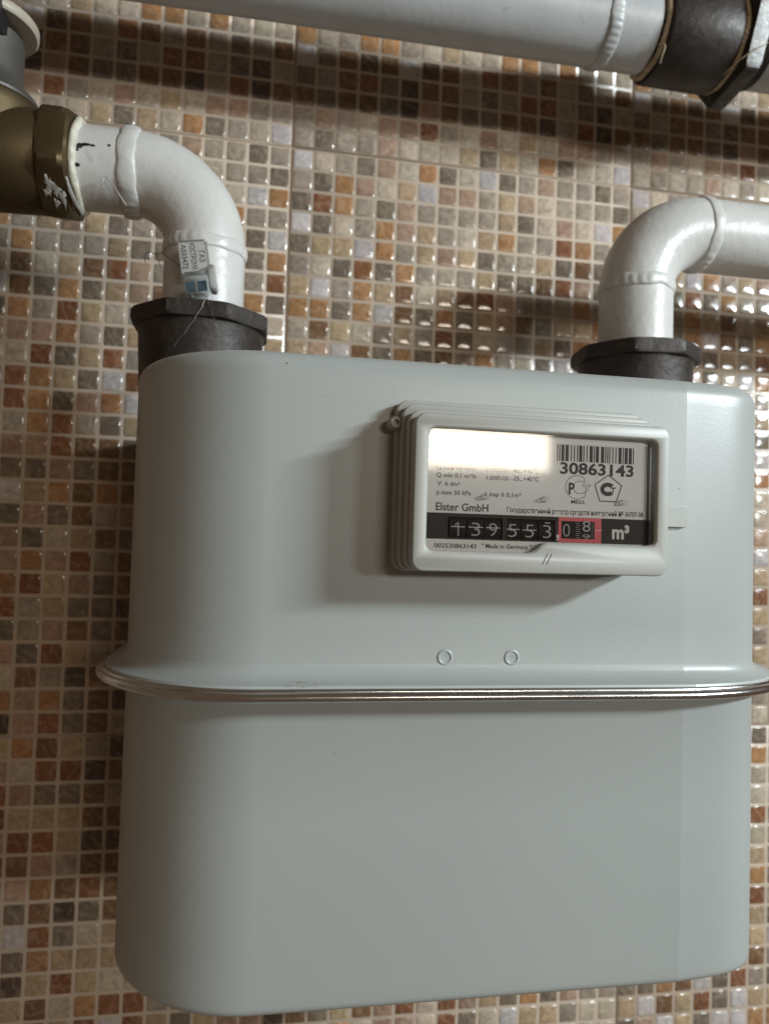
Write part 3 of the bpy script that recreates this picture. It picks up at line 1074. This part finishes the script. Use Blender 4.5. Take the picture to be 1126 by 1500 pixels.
for (xc_, e_, ra, rb) in ((-121.5, -47, 2.6, 5.5), (-118.6, -52, 2.2, 3.5), (-116, -60, 1.8, 4.5), (-123.5, -56, 1.5, 2.0), (-119.5, -66, 1.6, 2.4)):
    vs_, n_ = [], 22
    base_r = 28.9 if e_ > -50 else 28.2
    ph_ = [rnd.uniform(0, 6) for _ in range(3)]
    for rr_, up_ in ((1.0, -0.5), (0.8, 0.25), (0.35, 0.35)):
        for i in range(n_):
            q = 2 * pi * i / n_
            k_ = rr_ * (1 + .3 * sin(3 * q + ph_[0]) + .22 * sin(7 * q + ph_[1]) + .15 * sin(11 * q + ph_[2]))
            el = radians(e_) + rb * k_ * sin(q) / 28
            # the hexagon is faceted: follow its surface
            R_ = ngon_r(pi - el, 6, 25.8, radians(20), 29.4) + up_
            vs_.append((xc_ + ra * k_ * cos(q), PD - R_ * cos(el), ZH + R_ * sin(el)))
    sp.append((vs_, grid_faces(3, n_, cap0=False)))
for q in range(3):
    pts = []
    a0 = radians(-35 - q * 6)
    for i in range(6):
        pts.append((-113.2 + i * .7 + q * .3, PD - 25.0 * cos(a0), ZH + 26.0 * sin(a0)))
        a0 -= radians(7)
    sp.append(wire(pts, .8))
finish('paint_spatter', *join(*sp), M['drip'], vv, ang=80)
# embossed ring on the valve body
vs = []
fs = []
for j in range(40):
    a = 2 * pi * j / 40
    for q in range(6):
        b = 2 * pi * q / 6
        rr = 4.6 + .5 * cos(b)
        zz = ZH - 13 + rr * sin(a)
        xx = -148.5 + rr * cos(a)
        dd = sqrt(max(0, 25.8 ** 2 - (zz - ZH) ** 2))
        vs.append((xx, PD - dd - .5 * sin(b), zz))
for j in range(40):
    for q in range(6):
        fs.append((j * 6 + q, ((j + 1) % 40) * 6 + q, ((j + 1) % 40) * 6 + (q + 1) % 6, j * 6 + (q + 1) % 6))
finish('embossed_ring', vs, fs, M['brass'], vv, ang=80)

# ------------------------------------------------------------------ seal tag hanging on its wire
st = thing('seal_tag', (-45, -128, -154), 'clear plastic seal tag with printed plate and blue drum, wired above the left union nut', 'seal tag')
TO = Vector((-57.6, 0, -122.2))
ta = radians(10)
UX, UZ = Vector((cos(ta), 0, sin(ta))), Vector((sin(ta), 0, -cos(ta)))   # right and down along the tag
TDY = -122.5


def tg(u, v, d=0.0):
    p = TO + UX * u + UZ * v
    # the tag leans a little on the pipe: lower end stands off
    return (p.x, TDY - d - 0.10 * v, p.z)


def tbox(u0, u1, v0, v1, d0, d1, b=0.0):
    P_ = [(u0, v0), (u1, v0), (u1, v1), (u0, v1)]
    if b:
        P_ = [(u0 + b, v0), (u1 - b, v0), (u1, v0 + b), (u1, v1 - b), (u1 - b, v1), (u0 + b, v1), (u0, v1 - b), (u0, v0 + b)]
    vs = [tg(u, v, d0) for u, v in P_] + [tg(u, v, d1) for u, v in P_]
    return vs, grid_faces(2, len(P_))


plt = finish('printed_plate', *tbox(0, 14.2, 0, 17.5, 0, 1.3, 1.4), M['clear_white'], st, ang=30)
finish('plate_rim', *join(tbox(-.1, .5, 1, 17.5, 1.2, 1.9), tbox(13.7, 14.3, 1, 17.5, 1.2, 1.9), tbox(1, 13.2, -.1, .5, 1.2, 1.9)), M['clear'], st, ang=30)
finish('seal_housing', *join(tbox(.5, 12.5, 17.5, 29, -.5, 5.5, 1.2), tbox(3.5, 10, 28.5, 32, 1, 4, .6)), M['clear'], st, ang=30)
for u0 in (1.3, 7.0):
    vs = []
    for u in (u0, u0 + 4.3):
        for j in range(24):
            a = 2 * pi * j / 24
            vs.append(tg(u, 24.2 + 2.6 * cos(a), 2.6 + 2.2 * sin(a)))
    finish('blue_drum', vs, grid_faces(2, 24), M['blue'], st, ang=40)
vs = []
for u, r in ((12.6, 5.5), (13.0, 7.0), (14.2, 7.6), (15.6, 7.6), (16.4, 6.6), (16.5, 3)):
    for j in range(40):
        a = 2 * pi * j / 40
        vs.append(tg(u, 21.5 + r * cos(a), 2.8 + r * .8 * sin(a)))
finish('turn_knob', vs, grid_faces(6, 40), M['clear_white'], st, ang=40)
for s, u, v0, v1, cap in (('ГАЗ', 9.6, 5.6, 11.4, 2.7), ('КОСТРОМА', 5.5, 1.2, 15.2, 2.6), ('А033472', 1.2, 1.8, 14.4, 2.6)):
    p = Vector(tg(u, v0, 0))
    L_ = (v1 - v0)
    o = text('lettering', s, p.x, p.x + L_, p.z, cap, 0, ink, plt, rot=-90 + 10, bold=0.01)
    for v in o.data.vertices:   # lay the flat print on the leaning plate
        wz = (v.co.z + BASE[plt].z) / MM
        wx = (v.co.x + BASE[plt].x) / MM
        vv_ = (Vector((wx, 0, wz)) - TO).dot(UZ)
        v.co.y = (TDY - 1.42 - 0.10 * vv_) * MM - BASE[plt].y
k0 = tg(10.5, 30.5, 2)
tw = []
for e, sgn in (((-56.8, -128, -176), 1), ((-29.0, -128, -175), -1)):
    pts = []
    for i in range(14):
        t = i / 13
        p = Vector(k0).lerp(Vector(e), t)
        p.y = min(p.y, -129.5) - 1.5 * sin(pi * t)
        p.x += sgn * 2.0 * sin(pi * t) * .8
        for_ph = i * 1.9
        pts.append((p.x + .22 * cos(for_ph), p.y, p.z + .22 * sin(for_ph)))
    tw.append(wire(pts, 0.17))
finish('seal_wire', *join(*tw), M['wire'], st, ang=80)
lw = [wire([(-73.6, -114, -131), (-74.2, -116, -128), (-72, -117, -126.3), (-68, -118, -127.2), (-66, -118, -126.4), (-62, -119, -128.8), (-57.5, -120, -132), (-53.5, -121, -136.5)], .2),
      wire([(-67.2, -117, -122), (-68, -117.5, -127), (-67, -118, -130.5), (-65.6, -118, -134)], .2)]
finish('loose_wire', *join(*lw), M['dark_wire'], st, ang=80)

# ------------------------------------------------------------------ render settings
SC.render.engine = 'CYCLES'
SC.cycles.max_bounces = 8
SC.cycles.transparent_max_bounces = 12
SC.cycles.use_denoising = True
